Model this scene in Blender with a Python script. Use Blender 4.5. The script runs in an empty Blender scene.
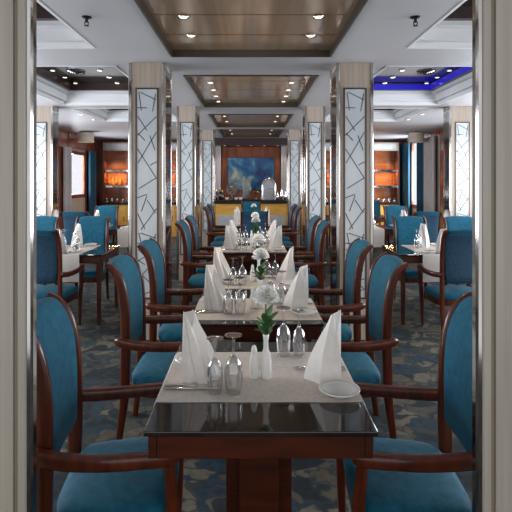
import bpy, bmesh, math, random
from mathutils import Vector, Matrix
R = math.radians
PI = math.pi
rnd = random.Random(7)
S = bpy.context.scene
COL = S.collection

# ------------------------------------------------------------------ materials
def new_mat(name):
    m = bpy.data.materials.new(name); m.use_nodes = True
    nt = m.node_tree
    return m, nt, nt.nodes['Principled BSDF']

def pmat(name, col, rough=.5, metal=0., coat=0., spec=.5, emit=None, estr=0., sheen=0.):
    m, nt, b = new_mat(name)
    b.inputs['Base Color'].default_value = (*col, 1)
    b.inputs['Roughness'].default_value = rough
    b.inputs['Metallic'].default_value = metal
    b.inputs['Coat Weight'].default_value = coat
    b.inputs['Coat Roughness'].default_value = .06
    b.inputs['Specular IOR Level'].default_value = spec
    b.inputs['Sheen Weight'].default_value = sheen
    if emit:
        b.inputs['Emission Color'].default_value = (*emit, 1)
        b.inputs['Emission Strength'].default_value = estr
    return m

def noisy(name, stops, scale=(1, 1, 1), nscale=5., detail=4., rough=.5, metal=0., coat=0., bump=0., distort=0., kind='noise', sheen=0., bscale=None, coord='Object', spec=.5):
    """principled surface whose colour runs through the stops along a noise"""
    m, nt, b = new_mat(name)
    N, L = nt.nodes, nt.links
    tc = N.new('ShaderNodeTexCoord'); mp = N.new('ShaderNodeMapping')
    mp.inputs['Scale'].default_value = scale
    L.new(tc.outputs[coord], mp.inputs['Vector'])
    if kind == 'noise':
        t = N.new('ShaderNodeTexNoise'); t.inputs['Scale'].default_value = nscale
        t.inputs['Detail'].default_value = detail; t.inputs['Distortion'].default_value = distort
        out = t.outputs['Fac']
    else:
        t = N.new('ShaderNodeTexWave'); t.inputs['Scale'].default_value = nscale
        t.inputs['Distortion'].default_value = distort; t.inputs['Detail'].default_value = detail
        out = t.outputs['Fac']
    L.new(mp.outputs['Vector'], t.inputs['Vector'])
    cr = N.new('ShaderNodeValToRGB')
    el = cr.color_ramp.elements
    while len(el) < len(stops): el.new(.5)
    for e, (p, c) in zip(el, stops):
        e.position = p; e.color = (*c, 1)
    L.new(out, cr.inputs['Fac']); L.new(cr.outputs['Color'], b.inputs['Base Color'])
    b.inputs['Roughness'].default_value = rough; b.inputs['Metallic'].default_value = metal
    b.inputs['Coat Weight'].default_value = coat; b.inputs['Coat Roughness'].default_value = .06
    b.inputs['Sheen Weight'].default_value = sheen
    b.inputs['Specular IOR Level'].default_value = spec
    if bump:
        bp = N.new('ShaderNodeBump'); bp.inputs['Strength'].default_value = bump
        if bscale:
            t2 = N.new('ShaderNodeTexNoise'); t2.inputs['Scale'].default_value = bscale
            L.new(mp.outputs['Vector'], t2.inputs['Vector']); L.new(t2.outputs['Fac'], bp.inputs['Height'])
        else:
            L.new(out, bp.inputs['Height'])
        bp.inputs['Distance'].default_value = .01
        L.new(bp.outputs['Normal'], b.inputs['Normal'])
    return m

def glass_mat(name, tint=(1, 1, 1), refl=.05, edge=.75, blend=.35):
    """thin clear glass: lets light through, reflects more at grazing angles"""
    m = bpy.data.materials.new(name); m.use_nodes = True
    nt = m.node_tree; N, L = nt.nodes, nt.links
    N.clear()
    out = N.new('ShaderNodeOutputMaterial'); mix = N.new('ShaderNodeMixShader')
    tr = N.new('ShaderNodeBsdfTransparent'); tr.inputs['Color'].default_value = (*tint, 1)
    gl = N.new('ShaderNodeBsdfGlossy'); gl.inputs['Roughness'].default_value = .04
    lw = N.new('ShaderNodeLayerWeight'); lw.inputs['Blend'].default_value = blend
    mr = N.new('ShaderNodeMapRange'); mr.inputs['To Min'].default_value = refl; mr.inputs['To Max'].default_value = edge
    L.new(lw.outputs['Facing'], mr.inputs['Value']); L.new(mr.outputs['Result'], mix.inputs['Fac'])
    L.new(tr.outputs[0], mix.inputs[1]); L.new(gl.outputs[0], mix.inputs[2]); L.new(mix.outputs[0], out.inputs['Surface'])
    return m

M = {}
M['mahogany'] = noisy('mahogany', [(.3, (.045, .0075, .0025)), (.7, (.120, .023, .006))], (18, 18, 2), 2.0, 5, rough=.28, coat=.22, spec=.4, distort=.4)
M['table_wood'] = noisy('table_wood', [(.3, (.036, .0065, .002)), (.7, (.078, .015, .004))], (2, 18, 18), 2.0, 5, rough=.34, coat=.12, spec=.35, distort=.4)
M['teal'] = noisy('teal_velvet', [(.3, (.003, .070, .125)), (.7, (.008, .112, .178))], (1, 1, 1), 28, 3, rough=.75, sheen=.05, spec=.2, bump=.25, bscale=260)
M['teal_dark'] = noisy('teal_weave', [(.35, (.002, .026, .060)), (.65, (.007, .060, .105))], (1, 1, 1), 70, 4, rough=.8, bump=.3, bscale=200)
M['table_glass'] = noisy('dark_tabletop', [(.35, (.012, .008, .007)), (.7, (.026, .016, .012))], (2, 22, 2), 3, 4, rough=.06, coat=.25, spec=.6)
M['runner'] = noisy('linen_runner', [(.3, (.52, .465, .415)), (.7, (.62, .56, .505))], (1, 1, 1), 60, 3, rough=.65, bump=.15, bscale=300)
M['napkin'] = noisy('napkin_cotton', [(.3, (.84, .805, .76)), (.7, (.90, .87, .825))], (1, 1, 1), 40, 2, rough=.8, bump=.12, bscale=240)
M['porcelain'] = pmat('porcelain', (.86, .85, .82), .12, coat=.5)
M['glass'] = glass_mat('clear_glass', (.965, .97, .97), .07, 1.0, .34)
M['foot_glass'] = glass_mat('glass_foot', (.93, .94, .94), .30, .95)
M['plate_glass'] = pmat('pressed_glass', (.80, .80, .78), .10, coat=.5)
M['plate_glass'].node_tree.nodes['Principled BSDF'].inputs['Alpha'].default_value = .55
M['steel'] = pmat('cutlery_steel', (.62, .60, .57), .16, 1.)
M['chrome'] = noisy('chrome', [(.3, (.34, .32, .30)), (.7, (.54, .52, .50))], (3, 3, .6), 4, 3, rough=.10, metal=1.)
M['dark_metal'] = pmat('dark_metal', (.10, .085, .07), .3, .8)
M['beige'] = noisy('beige_veneer', [(.3, (.36, .295, .235)), (.7, (.48, .405, .335))], (14, 14, .7), 2.2, 5, rough=.32, coat=.15)
M['frame_beige'] = noisy('frame_veneer', [(.3, (.36, .32, .265)), (.7, (.46, .415, .35))], (16, 16, .6), 2.2, 5, rough=.35, coat=.15)
M['frame_groove'] = pmat('groove_veneer', (.22, .19, .13), .5)
M['etched'] = noisy('etched_panel', [(.2, (.47, .52, .55)), (.8, (.66, .70, .725))], (1, 1, .4), 5, 3, rough=.22, coat=.3)
M['etch_line'] = pmat('etched_lines', (.09, .095, .10), .35)
M['ceiling'] = noisy('ceiling_paint', [(.3, (.455, .455, .470)), (.7, (.485, .485, .500))], (1, 1, 1), 1.2, 2, rough=.45)
M['ceiling_dark'] = pmat('dark_mirror_ceiling', (.12, .10, .095), .09, .85)
M['riser_dark'] = pmat('dark_brown_riser', (.050, .030, .028), .35)
M['white_trim'] = pmat('white_cornice', (.78, .79, .80), .4)
M['sprinkler'] = pmat('sprinkler_metal', (.03, .03, .03), .35, .7)
M['lens'] = pmat('lamp_lens', (1, .95, .85), .4, emit=(1, .90, .74), estr=1.7)
M['led'] = pmat('blue_led', (.02, .02, .3), .4, emit=(.03, .02, 1), estr=.28)
M['amber'] = noisy('amber_wood', [(.3, (.30, .085, .020)), (.7, (.52, .17, .04))], (1.5, 1.5, 9), 1.5, 5, rough=.2, coat=.5)
M['red_wood'] = noisy('red_wood', [(.3, (.15, .034, .018)), (.7, (.27, .075, .036))], (9, 9, 1.2), 1.5, 5, rough=.22, coat=.5)
M['honey'] = noisy('honey_wood', [(.3, (.66, .34, .06)), (.7, (.82, .47, .11))], (2, 2, 9), 1.6, 5, rough=.3, coat=.3)
M['black_stone'] = noisy('black_stone', [(.3, (.010, .010, .011)), (.7, (.03, .03, .032))], (1, 1, 1), 20, 3, rough=.15)
M['grey_inset'] = noisy('grey_inset', [(.3, (.42, .44, .46)), (.7, (.54, .56, .58))], (1, 1, 1), 8, 3, rough=.4)
M['patina'] = noisy('grey_patina', [(.3, (.13, .15, .14)), (.7, (.24, .25, .22))], (1, 1, 1), 14, 4, rough=.5)
M['curtain'] = noisy('teal_curtain', [(.3, (.004, .045, .090)), (.7, (.012, .085, .14))], (1, 1, .2), 12, 3, rough=.8)
M['sheer'] = noisy('pale_curtain', [(.3, (.42, .38, .37)), (.7, (.55, .50, .49))], (1, 1, .2), 14, 3, rough=.8)
M['shade'] = noisy('lamp_shade', [(.3, (.50, .44, .36)), (.7, (.62, .55, .45))], (1, 1, 9), 4, 2, rough=.7)
M['wall'] = noisy('wall_veneer', [(.3, (.34, .29, .25)), (.7, (.44, .39, .34))], (6, 6, .6), 2, 4, rough=.4)
M['green'] = noisy('leaf_green', [(.3, (.022, .085, .020)), (.7, (.05, .17, .04))], (1, 1, 1), 30, 3, rough=.45)
M['petal'] = noisy('petal_white', [(.3, (.92, .93, .87)), (.7, (.98, .98, .94))], (1, 1, 1), 30, 3, rough=.7)
M['silver'] = pmat('polished_silver', (.72, .72, .72), .12, 1.)
M['gold'] = pmat('brass', (.70, .46, .16), .25, 1.)
M['bottle'] = pmat('dark_bottle', (.03, .008, .01), .08, coat=.6)
M['amber_glass'] = pmat('amber_glass', (.45, .20, .04), .1, coat=.6)
M['pane'] = glass_mat('window_glass', (.97, .98, 1), .02, .14)

M['petal'].node_tree.nodes['Principled BSDF'].inputs['Subsurface Weight'].default_value = .6
M['petal'].node_tree.nodes['Principled BSDF'].inputs['Subsurface Radius'].default_value = (.02, .02, .015)
# bronze ceiling panels: grained mirror metal
M['bronze'] = noisy('bronze_mirror', [(.25, (.36, .245, .16)), (.55, (.54, .38, .26)), (.8, (.45, .31, .205))], (7, .25, 1), 1.6, 6, rough=.15, metal=.5)
M['seam'] = pmat('panel_seam', (.10, .07, .05), .4, .5)

# carpet: stone-like blotches of grey, sand and blue
def carpet():
    m, nt, b = new_mat('carpet')
    N, L = nt.nodes, nt.links
    tc = N.new('ShaderNodeTexCoord')
    n0 = N.new('ShaderNodeTexNoise'); n0.inputs['Scale'].default_value = 4.2; n0.inputs['Detail'].default_value = 3
    L.new(tc.outputs['Object'], n0.inputs['Vector'])
    vm = N.new('ShaderNodeVectorMath'); vm.operation = 'MULTIPLY_ADD'
    vm.inputs[1].default_value = (.55, .34, 0)
    L.new(n0.outputs['Color'], vm.inputs[0]); L.new(tc.outputs['Object'], vm.inputs[2])
    vo = N.new('ShaderNodeTexVoronoi'); vo.feature = 'DISTANCE_TO_EDGE'; vo.inputs['Scale'].default_value = 9.5
    L.new(vm.outputs[0], vo.inputs['Vector'])
    vc = N.new('ShaderNodeTexVoronoi'); vc.inputs['Scale'].default_value = 9.5
    L.new(vm.outputs[0], vc.inputs['Vector'])
    sep = N.new('ShaderNodeSeparateColor'); L.new(vc.outputs['Color'], sep.inputs[0])
    cr = N.new('ShaderNodeValToRGB'); cr.color_ramp.interpolation = 'CONSTANT'
    el = cr.color_ramp.elements
    for p, c in [(0, (.024, .030, .033)), (.22, (.090, .080, .060)), (.42, (.046, .050, .047)), (.60, (.125, .112, .085)), (.76, (.026, .044, .058)), (.9, (.066, .064, .053))]:
        if p == 0: e = el[0]; e.position = 0
        elif p == .22: e = el[1]; e.position = .22
        else: e = el.new(p)
        e.color = (*c, 1)
    L.new(sep.outputs[0], cr.inputs['Fac'])
    ed = N.new('ShaderNodeMapRange'); ed.inputs['From Min'].default_value = .0; ed.inputs['From Max'].default_value = .10
    L.new(vo.outputs['Distance'], ed.inputs['Value'])
    mx = N.new('ShaderNodeMix'); mx.data_type = 'RGBA'
    mx.inputs[6].default_value = (.032, .042, .050, 1)
    L.new(ed.outputs[0], mx.inputs[0]); L.new(cr.outputs[0], mx.inputs[7])
    n2 = N.new('ShaderNodeTexNoise'); n2.inputs['Scale'].default_value = 24; n2.inputs['Detail'].default_value = 6
    L.new(tc.outputs['Object'], n2.inputs['Vector'])
    m2 = N.new('ShaderNodeMix'); m2.data_type = 'RGBA'; m2.blend_type = 'OVERLAY'; m2.inputs[0].default_value = .5
    L.new(mx.outputs[2], m2.inputs[6]); L.new(n2.outputs['Fac'], m2.inputs[7])
    L.new(m2.outputs[2], b.inputs['Base Color'])
    b.inputs['Roughness'].default_value = .95; b.inputs['Specular IOR Level'].default_value = .15
    return m
M['carpet'] = carpet()

def painting():
    m, nt, b = new_mat('abstract_canvas')
    N, L = nt.nodes, nt.links
    tc = N.new('ShaderNodeTexCoord')
    n = N.new('ShaderNodeTexNoise'); n.inputs['Scale'].default_value = 2.3; n.inputs['Detail'].default_value = 7; n.inputs['Distortion'].default_value = .6
    L.new(tc.outputs['Object'], n.inputs['Vector'])
    sx = N.new('ShaderNodeSeparateXYZ'); L.new(tc.outputs['Object'], sx.inputs[0])
    ma = N.new('ShaderNodeMath'); ma.operation = 'MULTIPLY_ADD'; ma.inputs[1].default_value = -.14
    L.new(sx.outputs['X'], ma.inputs[0]); L.new(n.outputs['Fac'], ma.inputs[2])
    cr = N.new('ShaderNodeValToRGB'); el = cr.color_ramp.elements
    st = [(.30, (.003, .009, .045)), (.45, (.007, .040, .125)), (.54, (.018, .10, .20)), (.61, (.13, .19, .20)), (.70, (.36, .32, .22))]
    while len(el) < len(st): el.new(.5)
    for e, (p, c) in zip(el, st): e.position = p; e.color = (*c, 1)
    L.new(ma.outputs[0], cr.inputs[0]); L.new(cr.outputs[0], b.inputs['Base Color'])
    b.inputs['Roughness'].default_value = .45
    return m
M['canvas'] = painting()

# ------------------------------------------------------------------ mesh helpers
def finish(name, bm, mat, parent=None, smooth=None, loc=None):
    bmesh.ops.recalc_face_normals(bm, faces=bm.faces)
    me = bpy.data.meshes.new(name); bm.to_mesh(me); bm.free()
    for mm in (mat if isinstance(mat, (list, tuple)) else [mat]): me.materials.append(mm)
    if smooth is not None:
        me.polygons.foreach_set('use_smooth', [True] * len(me.polygons))
        me.set_sharp_from_angle(angle=R(smooth))
    o = bpy.data.objects.new(name, me); COL.objects.link(o)
    if parent: o.parent = parent
    if loc: o.location = loc
    return o

def tag(o, label=None, cat=None, group=None, kind=None):
    if label: o['label'] = label
    if cat: o['category'] = cat
    if group: o['group'] = group
    if kind: o['kind'] = kind
    return o

def empty(name, loc=(0, 0, 0), rz=0., **kw):
    o = bpy.data.objects.new(name, None); COL.objects.link(o)
    o.empty_display_size = .1
    o.location = loc; o.rotation_euler = (0, 0, rz)
    tag(o, **kw)
    return o

KIDS = {}
def children(o): return [c for c in COL.objects if c.parent is o]
def copy_tree(src, kids, parent=None):
    """kids: nested dict object -> dict of children"""
    c = src.copy(); COL.objects.link(c)
    if parent: c.parent = parent
    for ch, sub in kids.items(): copy_tree(ch, sub, c)
    return c
def tree_of(o):
    return {c: tree_of(c) for c in children(o)}

def box(bm, x0, x1, y0, y1, z0, z1, mi=0, bev=0.):
    vs = [bm.verts.new(p) for p in [(x0,y0,z0),(x1,y0,z0),(x1,y1,z0),(x0,y1,z0),(x0,y0,z1),(x1,y0,z1),(x1,y1,z1),(x0,y1,z1)]]
    fs = [bm.faces.new([vs[i] for i in q]) for q in [(0,3,2,1),(4,5,6,7),(0,1,5,4),(1,2,6,5),(2,3,7,6),(3,0,4,7)]]
    for f in fs: f.material_index = mi
    if bev:
        es = list({e for f in fs for e in f.edges})
        bmesh.ops.bevel(bm, geom=es, offset=bev, segments=2, affect='EDGES', profile=.5)

def prism(bm, poly, z0, z1, mi=0):
    a = [bm.verts.new((x, y, z0)) for x, y in poly]; b = [bm.verts.new((x, y, z1)) for x, y in poly]
    n = len(poly)
    fs = [bm.faces.new(a[::-1]), bm.faces.new(b)]
    for i in range(n): fs.append(bm.faces.new([a[i], a[(i+1) % n], b[(i+1) % n], b[i]]))
    for f in fs: f.material_index = mi

def loft(bm, rings, cap=True, mi=0):
    vr = [[bm.verts.new(p) for p in r] for r in rings]
    n = len(vr[0])
    for a, b in zip(vr, vr[1:]):
        for i in range(n):
            f = bm.faces.new([a[i], a[(i+1) % n], b[(i+1) % n], b[i]]); f.material_index = mi
    if cap:
        bm.faces.new(vr[0][::-1]).material_index = mi; bm.faces.new(vr[-1]).material_index = mi

def lathe(bm, prof, seg=24, c=(0, 0, 0), cap=True, mi=0):
    rings = []
    for r, z in prof:
        rings.append([(c[0] + r*math.cos(2*PI*i/seg), c[1] + r*math.sin(2*PI*i/seg), c[2] + z) for i in range(seg)])
    loft(bm, rings, cap, mi)

def catmull(pts, n):
    P = [Vector(p) for p in pts]
    P = [P[0]*2 - P[1]] + P + [P[-1]*2 - P[-2]]
    out = []
    segs = len(P) - 3
    for k in range(n + 1):
        t = k / n * segs; i = min(int(t), segs - 1); u = t - i
        a, b, c, d = P[i:i+4]
        out.append(.5*((2*b) + (c - a)*u + (2*a - 5*b + 4*c - d)*u*u + (-a + 3*b - 3*c + d)*u**3))
    return out

def lerp_list(v, n):
    out = []
    for k in range(n + 1):
        t = k / n * (len(v) - 1); i = min(int(t), len(v) - 2); u = t - i
        out.append(v[i]*(1-u) + v[i+1]*u)
    return out

def sweep(bm, pts, a, b, up=(0, 0, 1), n=16, sec=12, pw=3.5):
    """a: half sizes sideways, b: half sizes along up; superellipse section"""
    P = catmull(pts, n); A = lerp_list(a, n); B = lerp_list(b, n)
    up = Vector(up); rings = []
    for i, p in enumerate(P):
        t = (P[min(i+1, n)] - P[max(i-1, 0)]).normalized()
        s = t.cross(up).normalized(); u = s.cross(t)
        ring = []
        for k in range(sec):
            th = 2*PI*(k + .5)/sec; c_, s_ = math.cos(th), math.sin(th)
            ring.append(p + s*(A[i]*math.copysign(abs(c_)**(2/pw), c_)) + u*(B[i]*math.copysign(abs(s_)**(2/pw), s_)))
        rings.append(ring)
    loft(bm, rings)

# ------------------------------------------------------------------ camera
F = 480.
cam = bpy.data.cameras.new('camera'); co = bpy.data.objects.new('camera', cam); COL.objects.link(co)
co.location = (0, 0, 1.5); co.rotation_euler = (PI/2, 0, 0)
cam.sensor_width = 36; cam.lens = 36*F/512
cam.shift_x = (256 - 251)/512; cam.shift_y = -(256 - 180)/512
cam.clip_start = .05
S.camera = co

# ------------------------------------------------------------------ setting
ZC = 2.6
WX = 4.2
YB = 13.2
YF = -.4
bm = bmesh.new(); box(bm, -WX-.2, WX+.2, -2, YB+.2, -.1, 0); tag(finish('floor', bm, M['carpet']), kind='structure')

CEN = [(1.5, 4.26), (5.03, 7.2), (8.0, 9.95), (10.4, 12.3)]        # bronze bays over the centre row
AIS = [(1.6, 4.0), (4.62, 7.05), (7.35, 9.0)]                       # stepped bays over each aisle
CX = .71
AX0, AX1 = 1.30, 2.75
TOP = 3.05
bm = bmesh.new()
def strip(x0, x1, holes):
    y = YF
    for a, b in holes:
        box(bm, x0, x1, y, a, ZC, TOP); y = b
    box(bm, x0, x1, y, YB+.2, ZC, TOP)
strip(-CX, CX, CEN)
for s in (-1, 1):
    strip(*sorted((s*AX0, s*AX1)), AIS)
    box(bm, *sorted((s*CX, s*AX0)), YF, YB+.2, ZC, TOP)
    box(bm, *sorted((s*AX1, s*(WX+.2))), YF, YB+.2, ZC, TOP)
ceil = tag(finish('ceiling', bm, M['ceiling']), kind='structure')

for a, b in CEN:
    bm = bmesh.new(); box(bm, -CX, CX, a, b, ZC+.05, ZC+.09)
    nx, ny = 3, max(2, round((b - a)/.5))
    for j in range(1, ny): box(bm, -CX, CX, a+(b-a)*j/ny-.0035, a+(b-a)*j/ny+.0035, ZC+.0485, ZC+.05, 1)
    finish('mirror_panel', bm, [M['bronze'], M['seam']], ceil)
    bm = bmesh.new()
    for s in (-1, 1): box(bm, *sorted((s*CX, s*(CX-.018))), a, b, ZC-.012, ZC+.05)
    box(bm, -CX+.018, CX-.018, a, a+.018, ZC-.012, ZC+.05); box(bm, -CX+.018, CX-.018, b-.018, b, ZC-.012, ZC+.05)
    finish('metal_trim', bm, M['dark_metal'], ceil)

def ring_riser(bm, x0, x1, y0, y1, ins, z0, z1, t=.06, mi=0):
    """a rectangular ring standing inside a bay, inset by ins, from z0 to z1"""
    X0, X1, Y0, Y1 = x0+ins, x1-ins, y0+ins, y1-ins
    box(bm, x0, X0, y0, y1, z0, z1, mi); box(bm, X1, x1, y0, y1, z0, z1, mi)
    box(bm, X0, X1, y0, Y0, z0, z1, mi); box(bm, X0, X1, Y1, y1, z0, z1, mi)
for s in (-1, 1):
    for k, (a, b) in enumerate(AIS):
        x0, x1 = sorted((s*AX0, s*AX1))
        bm = bmesh.new()
        ring_riser(bm, x0, x1, a, b, .015, ZC-.006, ZC+.040)
        ring_riser(bm, x0, x1, a, b, .004, ZC+.040, ZC+.052)
        ring_riser(bm, x0, x1, a, b, .060, ZC+.052, ZC+.138)
        ring_riser(bm, x0, x1, a, b, .050, ZC+.138, ZC+.150)
        ring_riser(bm, x0, x1, a, b, .115, ZC+.150, ZC+.19)
        finish('stepped_cornice', bm, M['white_trim'], ceil)
        bm = bmesh.new(); ring_riser(bm, x0, x1, a, b, .17, ZC+.19, ZC+.29); finish('dark_riser', bm, M['riser_dark'], ceil)
        bm = bmesh.new(); box(bm, x0, x1, a, b, ZC+.29, ZC+.32)
        for q in (1, 2, 3): box(bm, x0+.17, x1-.17, a+(b-a)*q/4-.003, a+(b-a)*q/4+.003, ZC+.288, ZC+.29, 1)
        finish('mirror_panel', bm, [M['ceiling_dark'], M['seam']], ceil)

# blue LED strip in the second right bay
x0, x1, (a, b) = AX0, AX1, AIS[1]
bm = bmesh.new()
i = .172
box(bm, x0+i, x1-i, b-i-.012, b-i, ZC+.192, ZC+.275); box(bm, x1-i-.012, x1-i, a+i, b-i-.012, ZC+.192, ZC+.275)
tag(finish('led_strip', bm, M['led']), 'glowing blue LED strip around the recessed bay over the right aisle', 'light strip')

# side walls: one rear window each, plus a long unseen band added for daylight
def side_wall(s, name, wz0, wz1, wy0, wy1, idx):
    bm = bmesh.new()
    xa, xb = sorted((s*WX, s*(WX+.035)))
    z = ZC+.1
    box(bm, xa, xb, YF, 1.6, 0, z); box(bm, xa, xb, 1.6, 9.2, 0, .85); box(bm, xa, xb, 1.6, 9.2, 2.25, z)
    box(bm, xa, xb, 9.2, wy0, 0, z); box(bm, xa, xb, wy1, YB+.2, 0, z)
    box(bm, xa, xb, wy0, wy1, 0, wz0); box(bm, xa, xb, wy0, wy1, wz1, z)
    tag(finish(name, bm, M['wall']), kind='structure')
    for (y0, y1, z0, z1, mul) in ((1.6, 9.2, .85, 2.25, 6), (wy0, wy1, wz0, wz1, 0)):
        bm = bmesh.new()
        xi0, xi1 = sorted((s*(WX-.015), s*(WX+.03)))
        t = .07
        box(bm, xi0, xi1, y0-t, y0+.01, z0-t, z1+t); box(bm, xi0, xi1, y1-.01, y1+t, z0-t, z1+t)
        box(bm, xi0, xi1, y0, y1, z0-t, z0+.01); box(bm, xi0, xi1, y0, y1, z1-.01, z1+t)
        for q in range(1, mul): box(bm, xi0, xi1, y0+(y1-y0)*q/mul-.03, y0+(y1-y0)*q/mul+.03, z0, z1)
        w = tag(finish('window_%d' % idx, bm, M['red_wood']), kind='structure'); idx += 1
        bm = bmesh.new(); xp = s*(WX+.006); box(bm, xp-.004, xp+.004, y0, y1, z0, z1)
        finish('pane', bm, M['pane'], w)
side_wall(-1, 'wall_left', 1.14, 2.12, 11.05, 12.05, 1)
side_wall(1, 'wall_right', .86, 2.45, 11.72, 12.5, 3)
bm = bmesh.new(); box(bm, -WX, WX, YB, YB+.2, 0, ZC+.05); tag(finish('wall_back', bm, M['red_wood']), kind='structure')

# red-wood panelling on the rear side walls
for s, yl in ((-1, [(9.3, 10.95), (12.15, 13.2)]), (1, [(9.3, 10.6), (12.75, 13.2)])):
    for n, (y0, y1) in enumerate(yl):
        bm = bmesh.new(); xa, xb = sorted((s*WX, s*(WX-.03)))
        box(bm, xa, xb, y0, y1, .1, ZC, 0, .004)
        tag(finish('trim_%d' % (1 + n + (2 if s > 0 else 0)), bm, M['red_wood']), kind='structure')
for s, z0, y0, y1, nm in ((-1, 2.25, 10.95, 12.15, 'trim_5'), (1, 2.5, 10.6, 12.75, 'trim_6')):
    bm = bmesh.new(); xa, xb = sorted((s*WX, s*(WX-.05))); box(bm, xa, xb, y0, y1, z0, ZC)
    tag(finish(nm, bm, M['red_wood']), kind='structure')

# entrance pillars right in front of the camera
def entrance(s, name, xin):
    bm = bmesh.new()
    X = lambda v: s*v
    ya, yb = 1.20, 1.42
    w = .62
    poly = [(X(xin+w), ya), (X(xin+.046), ya), (X(xin+.044), ya+.012), (X(xin+.034), ya+.012), (X(xin+.032), ya-.003), (X(xin+.016), ya-.003), (X(xin+.0125), ya+.003), (X(xin+.012), ya+.014), (X(xin+.20), yb), (X(xin+w), yb)]
    if s > 0: poly = poly[::-1]
    prism(bm, poly, 0, ZC)
    o = tag(finish(name, bm, M['frame_beige']), kind='structure')
    bm = bmesh.new()
    poly = [(X(xin+.0115), ya+.002), (X(xin+.004), ya+.004), (X(xin), ya+.012), (X(xin), ya+.030), (X(xin+.02), ya+.045), (X(xin+.03), ya+.036), (X(xin+.0115), ya+.018)]
    prism(bm, poly if s < 0 else poly[::-1], 0, ZC)
    finish('chrome_edge', bm, M['chrome'], o)
    bm = bmesh.new()
    box(bm, *sorted((X(xin+.0345), X(xin+.0435))), ya+.004, ya+.0118, 0, ZC)
    finish('groove', bm, M['frame_groove'], o)
entrance(-1, 'door_1', .5495)
entrance(1, 'door_2', .567)

# ------------------------------------------------------------------ columns
SEG = [((.17, .02), (.95, .075)), ((.93, .03), (.78, .155)), ((.1, .02), (.22, .15)), ((.02, .13), (.5, .13)),
       ((.98, .19), (.02, .325)), ((.04, .19), (.5, .29)), ((.05, .31), (.4, .36)), ((.97, .30), (.05, .52)),
       ((.64, .325), (.9, .43)), ((.03, .42), (.98, .63)), ((.66, .535), (.98, .51)), ((.95, .625), (.1, .70)),
       ((.02, .765), (.5, .74)), ((.22, .86), (.5, .75)), ((.5, .78), (.92, .87)), ((.98, .84), (.2, .99)), ((.03, .875), (.4, .985))]
def column(xc, y0, w, dep, label):
    """panelled column: veneer body, chrome corners, etched panel in a dark frame"""
    t = empty('column', (xc, y0 + dep/2, 0), label=label, cat='column', group='panelled columns', kind='thing')
    h, d = w/2, dep/2
    bm = bmesh.new(); box(bm, -h+.012, h-.012, -d+.006, d-.006, 0, ZC); finish('body', bm, M['beige'], t)
    bm = bmesh.new()
    for sx in (-1, 1):
        for sy in (-1, 1):
            xa, xb = sorted((sx*(h-.034), sx*h)); ya, yb = sorted((sy*(d-.034), sy*d)); box(bm, xa, xb, ya, yb, 0, ZC, 0, .006)
    finish('chrome_corner', bm, M['chrome'], t)
    bm = bmesh.new()
    for sx in (-1, 1):
        xa, xb = sorted((sx*(h-.013), sx*(h-.003))); box(bm, xa, xb, -d+.034, d-.034, .05, ZC-.05)
    finish('mirror_side', bm, M['chrome'], t)
    pw = .094 if w > .33 else .085
    zb, zt = .40, 2.35
    bm = bmesh.new()
    for sy in (-1,):
        y = -d
        box(bm, -pw-.014, -pw, y-.006, y+.01, zb, zt); box(bm, pw, pw+.014, y-.006, y+.01, zb, zt)
        box(bm, -pw-.014, pw+.014, y-.006, y+.01, zt, zt+.014); box(bm, -pw-.014, pw+.014, y-.006, y+.01, zb-.014, zb)
    finish('panel_frame', bm, M['dark_metal'], t)
    bm = bmesh.new(); box(bm, -pw, pw, -d-.001, -d+.01, zb, zt)
    for rep, (zhi, zlo) in enumerate(((zt, 1.02), (1.02, zb-.25))):
        for (u0, v0), (u1, v1) in SEG:
            a = Vector((-pw+2*pw*u0, -d-.002, zhi+(zlo-zhi)*v0)); b = Vector((-pw+2*pw*u1, -d-.002, zhi+(zlo-zhi)*v1))
            if min(a.z, b.z) < zb + .01: continue
            dv = (b-a).normalized(); n = Vector((-dv.z, 0, dv.x))*.0046
            vs = [a+n, a-n, b-n, b+n]
            f = [bm.verts.new(v) for v in vs] ; g = [bm.verts.new(v+Vector((0, .003, 0))) for v in vs]
            bm.faces.new(f).material_index = 1
            for q in range(4): bm.faces.new([f[q], f[(q+1) % 4], g[(q+1) % 4], g[q]]).material_index = 1
    finish('etched_panel', bm, [M['etched'], M['etch_line']], t)
    return t
for s, nm in ((-1, 'left'), (1, 'right')):
    column(s*.975, 4.5, .35, .35, 'large beige column with etched panel, %s of the second centre table end' % nm)
    column(s*.955, 7.15, .31, .32, 'beige etched-panel column %s of the row, behind the first pair' % nm)
    column(s*.955, 10.5, .31, .32, 'small far etched-panel column on the %s, next to the sideboard' % nm)
    column(s*3.15, 7.15, .40, .22, 'beige etched-panel column at the outer side of the %s aisle' % nm)

# ------------------------------------------------------------------ dining chair
def yc(z):      # centre line of the back, local y
    pts = [(.0, -.250), (.30, -.214), (.50, -.208), (.62, -.208), (.74, -.210), (.82, -.215), (.90, -.229), (.95, -.246), (.99, -.270), (1.02, -.297), (1.05, -.335)]
    for (z0, y0), (z1, y1) in zip(pts, pts[1:]):
        if z <= z1: return y0 + (y1-y0)*(z-z0)/(z1-z0)
    return pts[-1][1]

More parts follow.
